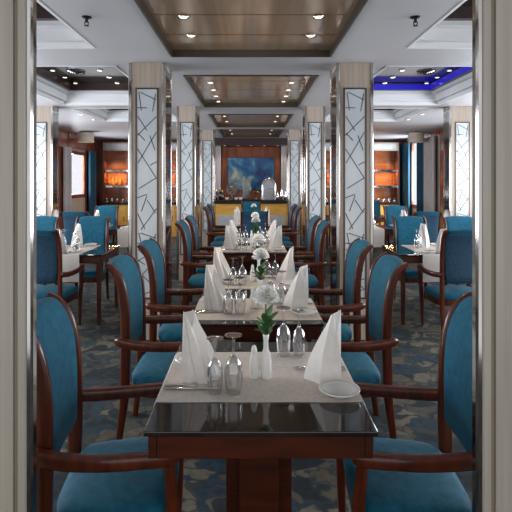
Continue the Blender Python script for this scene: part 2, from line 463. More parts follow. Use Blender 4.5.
def make_chair():
    t = empty('dining_armchair')
    # seat cushion
    def ring(sc, z, off=0.):
        out = []
        for k in range(40):
            th = 2*PI*k/40; c_, s_ = math.cos(th), math.sin(th)
            x = math.copysign(abs(c_)**.45, c_); y = math.copysign(abs(s_)**.45, s_)
            hw = .236 + .014*y
            out.append((x*(hw-sc), .012 + y*(.205-sc), z-.018))
        return out
    bm = bmesh.new()
    loft(bm, [ring(.006, .372), ring(0, .380), ring(0, .410), ring(.010, .427), ring(.035, .437), ring(.09, .443), ring(.16, .445)])
    finish('seat', bm, M['teal'], t, 50)
    bm = bmesh.new(); loft(bm, [ring(.008, .315), ring(.008, .372)]); finish('seat_frame', bm, M['mahogany'], t, 40)
    # backrest cushion
    bm = bmesh.new(); rings = []
    Z = [.520, .526, .545, .60, .66, .72, .78, .84, .89, .93, .965, .995, 1.015, 1.024]
    for i, z in enumerate(Z):
        edge = [.35, .75, 1][i] if i < 3 else ([.92, .55][i-12] if i >= 12 else 1)
        hw = (.168 + .014*min(1, max(0, (z-.5)/.4))) * (.97 if edge < .9 else 1)
        th = .027*edge
        ring_ = []
        for k in range(36):
            a = 2*PI*k/36; c_, s_ = math.cos(a), math.sin(a)
            x = hw*math.copysign(abs(c_)**.5, c_); y = th*math.copysign(abs(s_)**.7, s_)
            ring_.append((x, yc(z) + .004 + y - .018*(1-(x/.19)**2), z + .016*(1-(x/.19)**2)*max(0, (z-.9)/.12)))
        rings.append(ring_)
    loft(bm, rings); finish('backrest', bm, M['teal'], t, 60)
    # woven cover on the rear of the back
    bm = bmesh.new(); rings = []
    for i, z in enumerate([.535, .545, .60, .66, .72, .78, .84, .89, .93, .96, .985, .992]):
        hw = (.166 + .014*min(1, max(0, (z-.5)/.4))) * (.94 if i in (0, 11) else 1)
        f = [(hw*(q/6-1), z) for q in range(13)]
        front = [(x, yc(z) + .004 - .020 - .018*(1-(x/.19)**2), z + .016*(1-(x/.19)**2)*max(0, (z-.9)/.12)) for x, z in f]
        back = [(x, y - (.012 if 0 < q < 12 and 0 < i < 11 else .004), z) for q, (x, y, z) in enumerate(front)]
        rings.append(front + back[::-1])
    loft(bm, rings); finish('back_cover', bm, M['teal_dark'], t, 60)
    for s in (-1, 1):
        # rear leg running up into the back post
        pts = [(s*.195, yc(z), z) for z in (0, .15, .30, .42, .54, .66, .78, .88, .95, 1.0)] + [(s*.197, -.318, 1.032)]
        bm = bmesh.new(); sweep(bm, pts, [.015, .017, .019, .019, .018, .017, .017, .016, .015, .015, .013], [.017, .020, .025, .027, .027, .026, .026, .026, .024, .020, .012], up=(0, 1, 0), n=30)
        finish('back_post', bm, M['mahogany'], t, 60)
        # front leg that carries the arm
        pts = [(s*.232, .205, 0), (s*.236, .210, .2), (s*.242, .212, .36), (s*.256, .208, .48), (s*.266, .200, .588)]
        bm = bmesh.new(); sweep(bm, pts, [.013, .016, .020, .018, .017], [.014, .018, .022, .020, .018], up=(0, 1, 0), n=18)
        finish('leg', bm, M['mahogany'], t, 60)
        # arm, bowed outwards, rounded at both ends
        pts = [(s*.208, -.262, .600), (s*.222, -.232, .604), (s*.244, -.14, .594), (s*.262, .0, .592), (s*.268, .13, .597), (s*.266, .205, .599), (s*.264, .232, .596)]
        bm = bmesh.new(); sweep(bm, pts, [.010, .019, .020, .021, .022, .021, .010], [.014, .025, .026, .025, .024, .024, .012], n=26)
        finish('armrest', bm, M['mahogany'], t, 60)
    return t
CHAIR = make_chair(); CHAIR_KIDS = tree_of(CHAIR); chair_used = [False]
def chair(x, y, rz, label, group):
    if chair_used[0]: c = copy_tree(CHAIR, CHAIR_KIDS)
    else: c = CHAIR; chair_used[0] = True
    c.location = (x, y, 0); c.rotation_euler = (0, 0, rz)
    tag(c, label, 'chair', group)
    return c

# ------------------------------------------------------------------ dining table
ZT = .73
def make_table(L, label, legs=False):
    t = empty('dining_table', label=label, cat='table', group='dining tables')
    h = L/2
    bm = bmesh.new(); box(bm, -.36, .36, -h, h, ZT-.016, ZT, 0, .003); finish('tabletop', bm, M['table_glass'], t)
    bm = bmesh.new()
    for s in (-1, 1):
        xa, xb = sorted((s*.322, s*.348)); box(bm, xa, xb, -h+.012, h-.012, ZT-.09, ZT-.0165, 0, .003)
        ya, yb = sorted((s*(h-.012), s*(h-.038))); box(bm, -.3215, .3215, ya, yb, ZT-.09, ZT-.0165, 0, .003)
    finish('apron', bm, M['table_wood'], t)
    if legs:
        for sx in (-1, 1):
            for sy in (-1, 1):
                bm = bmesh.new(); x, y = sx*.320, sy*(h-.0365)
                loft(bm, [[(x-a, y-a, z), (x+a, y-a, z), (x+a, y+a, z), (x-a, y+a, z)] for a, z in ((.015, 0), (.018, .3), (.0225, ZT-.09), (.0225, ZT-.0165))])
                finish('leg', bm, M['table_wood'], t)
        return t
    n = 1 if L < 1 else 2
    for k in range(n):
        yc_ = 0 if n == 1 else (-.36, .36)[k]
        bm = bmesh.new()
        box(bm, -.125, .125, yc_-.05, yc_+.05, .04, ZT-.017, 0, .004)
        box(bm, -.072, .072, yc_-.12, yc_-.0505, .04, ZT-.017, 0, .004); box(bm, -.072, .072, yc_+.0505, yc_+.12, .04, ZT-.017, 0, .004)
        finish('pedestal', bm, M['table_wood'], t)
        bm = bmesh.new(); box(bm, -.23, .23, yc_-.20, yc_+.20, 0, .04, 0, .008); finish('foot', bm, M['table_wood'], t)
    return t

def runner_mesh(D):
    bm = bmesh.new(); hw, hl, th = .236, .3625, .003
    # strip across the table with hanging ends and a gently scalloped border
    prof = [(-hl, -D), (-hl-.004, -D*.7), (-hl-.003, -D*.4), (-hl-.002, -.012), (-hl+.004, .0)] + [(-hl+.004+(2*hl-.008)*i/10, 0) for i in range(1, 10)] + [(hl-.004, 0), (hl+.002, -.012), (hl+.003, -D*.4), (hl+.004, -D*.7), (hl, -D)]
    n = 29
    def wav(i): return .004*abs(math.sin(i*.9))
    top, bot = [], []
    for i, (x, z) in enumerate(prof):
        ra, rb = [], []
        for k in range(7):
            y = -hw + 2*hw*k/6
            if k == 0: y -= wav(i)
            if k == 6: y += wav(i)
            px = 0
            if z < -.03: px = .006*math.sin(k*2.1)*abs(z)/.24
            nx, nz = (0, 1)
            if z < -.005: nx, nz = (math.copysign(1, x), 0)
            ra.append(bm.verts.new((x+px+nx*th*.5+ (math.copysign(.002, x) if z < -.005 else 0), y, z+nz*th)))
            rb.append(bm.verts.new((x+px-nx*th*.5+ (math.copysign(.002, x) if z < -.005 else 0), y, z)))
        top.append(ra); bot.append(rb)
    m = len(prof)
    for i in range(m-1):
        for k in range(6):
            bm.faces.new([top[i][k], top[i+1][k], top[i+1][k+1], top[i][k+1]])
            bm.faces.new([bot[i][k], bot[i][k+1], bot[i+1][k+1], bot[i+1][k]])
        bm.faces.new([top[i][0], bot[i][0], bot[i+1][0], top[i+1][0]])
        bm.faces.new([top[i][6], top[i+1][6], bot[i+1][6], bot[i][6]])
    for i in (0, m-1):
        for k in range(6): bm.faces.new([top[i][k], top[i][k+1], bot[i][k+1], bot[i][k]])
    return bm

# ------------------------------------------------------------------ tableware prototypes (local +X points to the table centre)
protos = {}
def inst(key, make, x, y, z, rz, label, cat, group=None):
    if key not in protos:
        o = make(); protos[key] = (o, tree_of(o))
    else:
        o = copy_tree(*protos[key])
    o.location = (x, y, z); o.rotation_euler = (0, 0, rz)
    for k in ('label', 'category', 'group'):
        if k in o: del o[k]
    tag(o, label, cat, group)
    return o

def make_napkin():
    bm = bmesh.new()
    base = [(-.062, -.046), (-.034, -.060), (-.016, -.043), (.000, -.062), (.028, -.060), (.042, -.034), (.072, -.030), (.074, -.004), (.082, .010), (.050, .032), (.026, .056), (-.02, .054), (-.060, .044), (-.036, .0)]
    tip = [(-.062, -.017), (-.060, -.021), (-.058, -.016), (-.056, -.022), (-.053, -.022), (-.052, -.016), (-.047, -.012), (-.034, .002), (-.020, .012), (-.020, .018), (-.024, .026), (-.030, .028), (-.034, .020), (-.044, .001)]
    hz = [.262, .260, .258, .258, .257, .250, .225, .165, .238, .248, .254, .256, .252, .165]
    rings = []
    for q in range(13):
        u = q/12
        r = []
        for (bx, by), (tx, ty), h in zip(base, tip, hz):
            v = u**.92
            bul = (.030 if bx > .06 else .016)*math.sin(PI*u**.75)
            x = bx + (tx-bx)*v; y = by + (ty-by)*v
            r.append((x + bul*(.6 if bx > 0 else -.2), y + bul*math.copysign(.6, by)*(abs(by) > .01), h*u))
        rings.append(r)
    loft(bm, rings)
    bmesh.ops.subdivide_edges(bm, edges=[e for e in bm.edges if abs(e.verts[0].co.z-e.verts[1].co.z) < .002 and e.calc_length() > .02], cuts=1, use_grid_fill=False) if False else None
    return finish('folded_napkin', bm, M['napkin'], None, 22)

def make_glass(big):
    def f():
        t = empty('wine_glass')
        H = .208 if big else .196
        rb = .0345 if big else .030
        hb = .138 if big else .128
        # standing upside down: rim on the cloth, foot on top
        outer = [(.74, 0), (.86, .15), (.97, .36), (1.0, .50), (.94, .66), (.76, .80), (.46, .91), (.22, .97), (.12, 1.0)]
        prof = [(rb*r, hb*z) for r, z in outer]
        inner = [(rb*r-.0012, hb*z-(.0015 if z > .5 else 0)) for r, z in outer[:-1]]
        bm = bmesh.new(); rings = inner[::-1] + prof
        lathe(bm, [(.001, hb*.975)] + rings, 28, cap=True)
        finish('bowl', bm, M['glass'], t, 60)
        bm = bmesh.new(); lathe(bm, [(.0075, hb-.003), (.0042, hb+.008), (.0036, (hb+H)/2), (.0042, H-.014), (.009, H-.006)], 14); finish('stem', bm, M['glass'], t, 60)
        bm = bmesh.new(); lathe(bm, [(.009, H-.007), (.022, H-.004), (.031, H-.0015), (.032, H), (.020, H+.0005)], 28); finish('foot', bm, M['foot_glass'], t, 40)
        return t
    return f

def make_plate():
    t = empty('bread_plate')
    bm = bmesh.new(); lathe(bm, [(.040, 0), (.043, .002), (.055, .014), (.0705, .022), (.0715, .024), (.068, .0245), (.053, .0175), (.041, .006), (.002, .005)], 36)
    finish('dish', bm, M['plate_glass'], t, 60)
    bm = bmesh.new(); lathe(bm, [(.0690, .0235), (.0712, .0225), (.0728, .0245), (.0712, .0268), (.0690, .0258)], 36, cap=False)
    finish('rim', bm, M['porcelain'], t, 60)
    return t

def make_knife():
    t = empty('table_knife')
    bm = bmesh.new(); sweep(bm, [(-.105, 0, .004), (-.06, 0, .0045), (-.005, 0, .004)], [.006, .0065, .004], [.0035, .0035, .0025], n=8, sec=8); finish('handle', bm, M['steel'], t, 60)
    bm = bmesh.new(); sweep(bm, [(-.006, 0, .004), (.03, .002, .004), (.08, .002, .004), (.105, -.004, .004)], [.004, .008, .009, .002], [.0018, .0012, .001, .0008], n=10, sec=8); finish('blade', bm, M['steel'], t, 60)
    return t
def make_fork():
    t = empty('table_fork')
    bm = bmesh.new(); sweep(bm, [(-.095, 0, .004), (-.05, 0, .005), (.02, 0, .006)], [.006, .006, .003], [.003, .003, .002], n=8, sec=8); finish('handle', bm, M['steel'], t, 60)
    bm = bmesh.new(); sweep(bm, [(.018, 0, .006), (.035, 0, .004), (.055, 0, .004)], [.003, .011, .011], [.002, .0012, .0012], n=8, sec=8)
    for k in range(4):
        yy = -.0093+.0062*k; sweep(bm, [(.054, yy, .004), (.075, yy, .006), (.095, yy, .011)], [.0019, .0016, .0008], [.001, .001, .0006], n=6, sec=6)
    finish('tines', bm, M['steel'], t, 60)
    return t

def make_vase():
    bm = bmesh.new()
    lathe(bm, [(.0195, 0), (.0215, .004), (.0225, .03), (.0218, .07), (.017, .095), (.0105, .112), (.009, .14), (.0125, .168), (.0115, .169), (.008, .14), (.006, .12)], 28)
    return finish('bud_vase', bm, M['porcelain'], None, 60)
def make_shaker():
    t = empty('salt_shaker')
    bm = bmesh.new(); lathe(bm, [(.017, 0), (.0188, .003), (.0195, .03), (.0185, .068), (.013, .086), (.0105, .092)], 24); finish('body', bm, M['porcelain'], t, 60)
    bm = bmesh.new(); lathe(bm, [(.0105, .092), (.0125, .097), (.0115, .110), (.0065, .124), (.001, .127)], 20); finish('cap', bm, M['porcelain'], t, 60)
    return t
def make_flower(full):
    def f():
        t = empty('carnation')
        top = .30
        bm = bmesh.new(); sweep(bm, [(0, 0, .03), (.001, 0, .12), (-.002, 0, .2), (0, 0, top)], [.003, .003, .0028, .003], [.003, .003, .0028, .003], n=14, sec=8); finish('stem', bm, M['green'], t, 60)
        bm = bmesh.new()
        rr = random.Random(3)
        # ruffled petals in whorls, each a curved thick patch
        for ringk, (nn, tilt, ln) in enumerate([(13, 80, .054), (12, 62, .052), (11, 43, .050), (9, 25, .046), (5, 8, .042)]):
            for k in range(nn):
                az = 2*PI*(k+.5*(ringk % 2))/nn + rr.uniform(-.12, .12)
                tl = R(tilt + rr.uniform(-9, 9))
                mt = Matrix.Translation((0, 0, top+.002+ringk*.004)) @ Matrix.Rotation(az, 4, 'Z') @ Matrix.Rotation(tl, 4, 'Y')
                rows = []
                for i in range(5):
                    u = i/4; row = []
                    for j in range(7):
                        w = (j/6-.5)*2
                        wd = .004 + .020*u**.8
                        row.append((( .005*u*u + .0035*u*math.sin(w*7+k)), w*wd, u*ln*(1-.12*abs(w)) + .0025*math.sin(w*9+k*2)*u))
                    rows.append(row)
                up_ = [[bm.verts.new(mt @ Vector(p)) for p in r] for r in rows]
                dn_ = [[bm.verts.new(mt @ (Vector(p)+Vector((.0012, 0, 0)))) for p in r] for r in rows]
                for i in range(4):
                    for j in range(6):
                        bm.faces.new([up_[i][j], up_[i][j+1], up_[i+1][j+1], up_[i+1][j]]); bm.faces.new([dn_[i][j], dn_[i+1][j], dn_[i+1][j+1], dn_[i][j+1]])
                for j in range(6): bm.faces.new([up_[4][j], up_[4][j+1], dn_[4][j+1], dn_[4][j]])
        finish('bloom', bm, M['petal'], t, 80)
        for k in range(14):
            az = 2*PI*k/14*3.3; tl = R(28 + 16*(k % 3)); z0 = .160 + .016*(k % 5); ln = .066 - .005*(k % 3)
            mt = Matrix.Translation((0, 0, z0)) @ Matrix.Rotation(az, 4, 'Z') @ Matrix.Rotation(tl, 4, 'Y')
            bm = bmesh.new(); rows = []
            for i in range(7):
                u = i/6; w = .015*math.sin(PI*min(1, u*1.02+.02))**.8 + .0006
                for sgn in (1,): rows.append([mt @ Vector((.012*u*u - .003, -w, u*ln)), mt @ Vector((.012*u*u, -w*.4, u*ln)), mt @ Vector((.012*u*u+.0008, w*.4, u*ln)), mt @ Vector((.012*u*u-.003, w, u*ln)), mt @ Vector((.012*u*u-.0012, w*.4, u*ln)), mt @ Vector((.012*u*u-.0012, -w*.4, u*ln))])
            loft(bm, rows); finish('leaf', bm, M['green'], t, 60)
        return t
    return f

# ------------------------------------------------------------------ laid tables
TX = .03
def laid(cx, cy, rz, L, rows, tname, seats, settings, skip_chairs=(), pull=None, cutlery=True, flower=True):
    """rows: positions along the table; seats: dict (side, row index) -> phrase; side -1 / +1 in local x"""
    pull = pull or {}
    t = make_table(L, 'dark wooden table with glossy top, the %s' % tname, rz != 0)
    t.location = (cx, cy, 0); t.rotation_euler = (0, 0, rz)
    cz, sz = math.cos(rz), math.sin(rz)
    W = lambda x, y: (cx + x*cz - y*sz, cy + x*sz + y*cz)
    multi = len(rows) > 1
    for (s, r), ph in seats.items():
        if (s, r) in skip_chairs: continue
        dx, da, dl = (*pull.get((s, r), (0, 0)), 0)[:3]
        x, y = W(s*(.52+dx), rows[r] + dl)
        chair(x, y, rz + (PI/2 if s > 0 else -PI/2) + da, 'teal upholstered wooden armchair at the %s of the %s' % (ph, tname), 'teal dining armchairs')
    done = set()
    for (s, r) in settings:
        ph = seats[(s, r)] + ' of the ' + tname
        if r not in done:
            done.add(r)
            which = '' if not multi else (' across the %s half' % ROWN[tname][r])
            x, y = W(0, rows[r] + (.045 if not multi else 0))
            inst('runner' if multi else 'runner_short', lambda: finish('table_runner', runner_mesh(.28 if multi else .088), M['runner'], None, 40), x, y, ZT+.0005, rz, 'beige linen runner%s of the %s' % (which, tname), 'table runner', 'linen table runners')
        Z = ZT + .0042
        v = rows[r]
        A = rz + (PI if s > 0 else 0)       # local +X of the item points to the table centre
        def put(key, mk, u, w, dz, da, label, cat, grp):
            # u: distance from the table's long axis, w: to the diner's right
            x, y = W(s*u, v + s*w)
            inst(key, mk, x, y, Z+dz, A+da, label, cat, grp)
        put('napkin', make_napkin, (.245 if multi else .25+.017*s)+rnd.uniform(-.012, .012), .0+rnd.uniform(-.01, .01), 0, rnd.uniform(-.25, .25), 'tall folded white napkin at the %s' % ph, 'napkin', 'folded white napkins')
        put('glass_big', make_glass(True), .093 if s < 0 or multi else .112, .125 if s < 0 or multi else .245, 0, 0, 'larger upturned wine glass at the %s' % ph, 'wine glass', 'upturned wine glasses')
        put('glass_small', make_glass(False), 0.160 if s < 0 or multi else .180, .125 if s < 0 or multi else .24, 0, 0, 'smaller upturned wine glass at the %s' % ph, 'wine glass', 'upturned wine glasses')
        put('plate', make_plate, .272 if s < 0 or multi else .285, -.145, -.0002, 0, 'clear glass bread plate at the %s' % ph, 'plate', 'glass bread plates')
        if cutlery:
            put('knife', make_knife, .245, .100, 0, 0, 'steel table knife at the %s' % ph, 'knife', 'table knives')
            put('fork', make_fork, .255, .078, 0, 0, 'steel fork at the %s' % ph, 'fork', 'table forks')
    if flower:
        rowset = sorted(done)
        for r in (rowset if multi else rowset[:1]):
            if multi and r == rowset[-1] and len(rowset) > 1 and not cutlery: continue
            hx = '%s' % (tname if not multi else ('%s half of the %s' % (ROWN[tname][r], tname)))
            x, y = W(.028, rows[r]+.005); inst('vase', make_vase, x, y, ZT+.0042, 0, 'white porcelain bud vase on the %s' % hx, 'vase', 'bud vases')
            inst('carnation', make_flower(True), x, y, ZT+.0042, rnd.uniform(0, 6) if r else 0, 'white carnation standing in the vase on the %s' % hx, 'flower', 'carnations')
            x, y = W(-.018, rows[r]+.005); inst('shaker', make_shaker, x, y, ZT+.0042, 0, 'small white shaker by the vase on the %s' % hx, 'shaker', 'salt shakers')
T1, T2, T3, T4 = 'nearest centre table', 'second centre table', 'third centre table', 'farthest centre table'
ROWN = {T2: ('front', 'back'), T3: ('front', 'back'), T4: ('front', 'back')}
four = {(-1, 0): 'front left seat', (1, 0): 'front right seat', (-1, 1): 'back left seat', (1, 1): 'back right seat'}
laid(TX, 1.875, 0, .815, [-.02], T1, {(-1, 0): 'left seat', (1, 0): 'right seat'}, [(-1, 0), (1, 0)], pull={(-1, 0): (.003, R(6), -.055), (1, 0): (.028, R(-4), -.055)})
laid(TX, 3.30, 0, 1.46, [-.43, .33], T2, four, list(four))
laid(TX-.005, 5.78, 0, 1.44, [-.42, .34], T3, four, list(four))
laid(TX-.01, 8.70, 0, 1.44, [-.38, .38], T4, four, list(four), cutlery=False)
chair(.05, 7.53, 0, 'teal armchair seen from behind at the near head of the farthest centre table', 'teal dining armchairs')
chair(.0, 9.98, PI, 'teal armchair at the far head of the farthest centre table, before the sideboard', 'teal dining armchairs')

for s, nm in ((-1, 'left'), (1, 'right')):
    # these tables lie across: local -X is the far side when rz = -90, so side -1 = far, +1 = near
    rz = -PI/2
    # local y -> world x ; row value v gives world x = cx + v
    A_, B_, C_ = 'front %s aisle table' % nm, 'middle %s aisle table' % nm, 'rear %s aisle table' % nm
    inn, out = -s*.375, s*.375
    for k in (A_, B_, C_): ROWN[k] = ('inner', 'outer')
    st = {(-1, 0): 'far inner seat', (-1, 1): 'far outer seat', (1, 0): 'near inner seat', (1, 1): 'near outer seat'}
    laid(s*2.27, 5.30, rz, 1.46, [-s*.265, out], A_, st, [(-1, 0), (1, 0)], skip_chairs=((1, 1),), pull={(1, 0): (.02, 0), (-1, 0): (0, 0)}, flower=False)
    laid(s*2.22, 7.86, rz, 1.46, [inn, out], B_, st, [(-1, 0), (1, 0), (-1, 1)], skip_chairs=((1, 0),), cutlery=False, flower=False)
    if s > 0: laid(s*2.35, 10.15, rz, 1.46, [inn, out], C_, st, [(-1, 0), (1, 0)], skip_chairs=((1, 1),), cutlery=False, flower=False)

# ------------------------------------------------------------------ ceiling fittings
def make_downlight():
    t = empty('ceiling_downlight')
    bm = bmesh.new(); lathe(bm, [(.026, 0), (.040, 0), (.042, -.004), (.040, -.008), (.028, -.006)], 24, cap=False); finish('bezel', bm, M['chrome'], t, 50)
    bm = bmesh.new(); lathe(bm, [(.001, -.003), (.028, -.003), (.027, -.007), (.018, -.010), (.001, -.011)], 20); finish('lens', bm, M['lens'], t, 50)
    return t
def lamp(x, y, z, power, ang=96, col=(1, .86, .68), size=.05):
    l = bpy.data.lights.new('downlight_beam', 'SPOT'); l.energy = power; l.spot_size = R(ang); l.spot_blend = .35; l.color = col; l.shadow_soft_size = size
    o = bpy.data.objects.new('downlight_beam', l); COL.objects.link(o); o.location = (x, y, z-.03)
rows_c = [(1, ['front', 'second'], [3.37, 3.81]), (2, ['front', 'second', 'third', 'last'], [5.65, 6.1, 6.55, 7.0]), (3, ['front', 'last'], [8.6, 9.4]), (4, ['front', 'last'], [11.0, 11.9])]
BAY = {1: 'nearest', 2: 'second', 3: 'third', 4: 'farthest'}
for bay, nms, ys in rows_c:
    for n, y in zip(nms, ys):
        for s, sn in ((-1, 'left'), (1, 'right')):
            inst('down', make_downlight, s*.475, y, ZC+.0475, 0, 'lit %s downlight on the %s side of the %s bronze ceiling panel' % (n, sn, BAY[bay]), 'downlight', 'ceiling downlights')
            lamp(s*.475, y, ZC+.04, (16 if bay < 3 else 10) * (1 if len(ys) == 2 else .6))
for s, sn in ((-1, 'left'), (1, 'right')):
    for rown, x in (('inner', 1.91), ('outer', 2.51)):
        for n, y in (('front', 6.07), ('middle', 6.47), ('back', 6.86)):
            inst('down', make_downlight, s*x, y, ZC+.2865, 0, 'lit %s downlight of the %s row in the %s aisle ceiling bay' % (n, rown, sn), 'downlight', 'ceiling downlights')
        lamp(s*x, 6.5, ZC+.27, 9, 90)
    for n, x, y in (('front', 2.85, 8.0), ('back', 2.85, 8.7)):
        inst('down', make_downlight, s*x, y, ZC-.001, 0, 'small lit downlight, %s one beyond the %s aisle column' % (n, sn), 'downlight', 'ceiling downlights')
        lamp(s*x, y, ZC-.02, 14, 140)
    # round air vent
    t = empty('ceiling_vent', (s*2.24, 6.15, ZC+.288), label='round chrome air vent between the downlights of the %s aisle bay' % sn, cat='vent', group='round ceiling vents')
    for k, r in enumerate((.115, .085, .055, .025)):
        bm = bmesh.new(); lathe(bm, [(r-.014, -.012-.004*k), (r, -.004*k), (r+.004, -.005-.004*k), (r-.010, -.017-.004*k)], 28, cap=False); finish('ring', bm, M['chrome'], t, 50)
    bm = bmesh.new(); lathe(bm, [(.12, -.001), (.12, -.004), (.001, -.004)], 28); finish('backing', bm, M['chrome'], t, 50)
    # sprinkler
    t = empty('ceiling_sprinkler', (s*1.11, 3.24, ZC), label='dark fire sprinkler hanging from the %s ceiling soffit' % sn, cat='sprinkler', group='ceiling sprinklers')
    bm = bmesh.new(); lathe(bm, [(.034, 0), (.034, -.004), (.022, -.010), (.010, -.011)], 24); finish('flange', bm, M['sprinkler'], t, 50)
    bm = bmesh.new(); lathe(bm, [(.010, -.009), (.010, -.028), (.013, -.030), (.013, -.036)], 14)
    for q in (-1, 1): sweep(bm, [(q*.011, 0, -.034), (q*.013, 0, -.046), (q*.004, 0, -.058)], [.003]*3, [.003]*3, up=(0, 1, 0), n=8, sec=8)
    finish('nozzle', bm, M['sprinkler'], t, 50)
    bm = bmesh.new(); lathe(bm, [(.001, -.057), (.016, -.058), (.016, -.061), (.001, -.062)], 16); finish('deflector', bm, M['sprinkler'], t, 50)
    # drum lamp
    t = empty('drum_lamp', (s*3.78, 11.0, ZC), label='beige fabric drum lamp under the ceiling at the %s rear window' % sn, cat='lamp', group='drum ceiling lamps')
    bm = bmesh.new(); lathe(bm, [(.17, -.02), (.175, -.022), (.175, -.235), (.17, -.235), (.168, -.03)], 32, cap=False); finish('shade', bm, M['shade'], t, 50)
    bm = bmesh.new(); lathe(bm, [(.06, 0), (.06, -.02), (.170, -.022), (.170, -.028), (.001, -.028)], 24); finish('mount', bm, M['dark_metal'], t, 50)
    bm = bmesh.new(); lathe(bm, [(.001, -.03), (.03, -.04), (.045, -.09), (.03, -.13), (.001, -.14)], 16); finish('bulb', bm, M['lens'], t, 50)

# ------------------------------------------------------------------ curtains
def curtain(x, y0, y1, z0, z1, mat, label, s):
    bm = bmesh.new(); n = 36; A, B = [], []
    for k in range(n+1):
        y = y0 + (y1-y0)*k/n; off = .025*math.sin(k*1.35) + .008*math.sin(k*.6)
        A.append((x+off-.008, y)); B.append((x+off+.008, y))
    poly = A + B[::-1]
    a = [bm.verts.new((p[0], p[1], z0)) for p in poly]; b = [bm.verts.new((p[0], p[1], z1)) for p in poly]
    m = len(poly)
    for i in range(m): bm.faces.new([a[i], a[(i+1) % m], b[(i+1) % m], b[i]])
    for i in range(n):
        for q in (a, b): bm.faces.new([q[i], q[i+1], q[m-2-i], q[m-1-i]])
    return tag(finish('curtain', bm, mat, None, 60), label, 'curtain', 'window curtains')
curtain(-WX+.10, 12.14, 12.6, .02, 2.24, M['curtain'], 'dark blue curtain beside the left rear window', -1)
curtain(WX-.10, 12.48, 13.15, .02, 2.48, M['curtain'], 'dark teal curtain on the far side of the right rear window', 1)
curtain(WX-.10, 11.38, 11.80, .02, 2.48, M['curtain'], 'narrow dark teal curtain on the near side of the right rear window', 1)
curtain(WX-.10, 10.75, 11.32, .02, 2.48, M['sheer'], 'pale grey curtain before the right rear wall', 1)
curtain(-WX+.08, 10.55, 10.95, .02, 2.24, M['sheer'], 'pale grey curtain on the near side of the left rear window', -1)

# ------------------------------------------------------------------ rear: sideboard, painting, display buffets
t = empty('sideboard', (0, 12.62, 0), label='long honey wood sideboard with black top under the painting', cat='sideboard')
bm = bmesh.new(); box(bm, -.97, .97, -.24, .30, .06, .885, 0, .006); finish('body', bm, M['honey'], t)
bm = bmesh.new(); box(bm, -1.0, 1.0, -.28, .32, .887, .985, 0, .008); finish('worktop', bm, M['black_stone'], t)
bm = bmesh.new(); box(bm, -.94, .94, -.20, .28, 0, .06); finish('plinth', bm, M['black_stone'], t)
for s in (-1, 1):
    xa, xb = sorted((s*.42, s*.86))
    bm = bmesh.new(); box(bm, xa, xb, -.255, -.241, .22, .60, 0, .004); d = finish('door', bm, M['grey_inset'], t)
    bm = bmesh.new(); box(bm, *sorted((s*.45, s*.462)), -.272, -.2555, .36, .48, 0, .003); finish('handle', bm, M['chrome'], d)

bm = bmesh.new(); box(bm, -.79, .79, 13.10, 13.2, .99, 2.40, 0, .006); tag(finish('wall_panel', bm, M['red_wood']), kind='structure'); bpy.data.objects['wall_panel'].name = 'trim_7'
t = empty('painting', (0, 13.06, 1.66), label='blue abstract painting on the rear wood panel above the sideboard', cat='painting')
bm = bmesh.new(); box(bm, -.62, .62, -.012, .02, -.42, .44); finish('canvas', bm, M['canvas'], t)
bm = bmesh.new()
for s in (-1, 1): box(bm, *sorted((s*.62, s*.645)), -.02, .035, -.445, .465)
box(bm, -.62, .62, -.02, .035, -.445, -.42); box(bm, -.62, .62, -.02, .035, .44, .465); finish('frame', bm, M['dark_metal'], t)
# bulkhead with little spots above the painting
bm = bmesh.new(); box(bm, -1.0, 1.0, 12.55, 13.2, 2.42, ZC-.001); tag(finish('trim_8', bm, M['riser_dark']), kind='structure')
for k in range(5):
    inst('down', make_downlight, -.7+.35*k, 12.75, 2.419, 0, 'tiny spotlight above the painting, number %s from the left' % ['one', 'two', 'three', 'four', 'five'][k], 'downlight', 'spots above the painting')
    lamp(-.7+.35*k, 12.75, 2.40, 7, 110)
for s, sn in ((-1, 'left'), (1, 'right')):
    bm = bmesh.new(); box(bm, *sorted((s*.82, s*1.02)), 13.0, 13.2, .99, 2.42, 0, .01)
    tag(finish('trim_%d' % (9 if s < 0 else 10), bm, M['sheer']), kind='structure')

ZS = .9855
t = empty('serving_plate', (-.50, 12.60, ZS), label='round silver plate standing on the sideboard left of the sculpture', cat='plate')
bm = bmesh.new(); lathe(bm, [(.001, 0), (.08, .004), (.145, .022), (.15, .028), (.14, .03), (.08, .014), (.001, .01)], 32)
bmesh.ops.rotate(bm, verts=bm.verts, cent=(0, 0, 0), matrix=Matrix.Rotation(R(76), 3, 'X')); bmesh.ops.translate(bm, verts=bm.verts, vec=(0, 0, .27)); finish('dish', bm, M['silver'], t, 50)
bm = bmesh.new(); lathe(bm, [(.08, 0), (.08, .012), (.016, .02), (.012, .14), (.03, .15)], 20, (0, .0, 0)); finish('stand', bm, M['dark_metal'], t, 50)
t = empty('sculpture', (-.16, 12.62, ZS), label='grey flame shaped sculpture standing before the painting', cat='sculpture')
bm = bmesh.new(); rings = []
for q in range(15):
    u = q/14; r = .10*math.sin(PI*(.16+.84*u))**.9 + .004
    rings.append([(r*math.cos(a)*(1+.25*math.sin(3*a+4*u)) + .04*math.sin(4*u), .6*r*math.sin(a), .03+.58*u) for a in [2*PI*i/20 for i in range(20)]])
loft(bm, rings); finish('body', bm, M['patina'], t, 60)
bm = bmesh.new(); lathe(bm, [(.10, 0), (.10, .03), (.001, .032)], 24); finish('base', bm, M['black_stone'], t, 50)
t = empty('cake_stand', (.13, 12.55, ZS), label='small brass tray on a stem in the middle of the sideboard', cat='stand')
bm = bmesh.new(); lathe(bm, [(.06, 0), (.05, .012), (.012, .02), (.012, .16), (.03, .175)], 20); finish('stem', bm, M['gold'], t, 50)
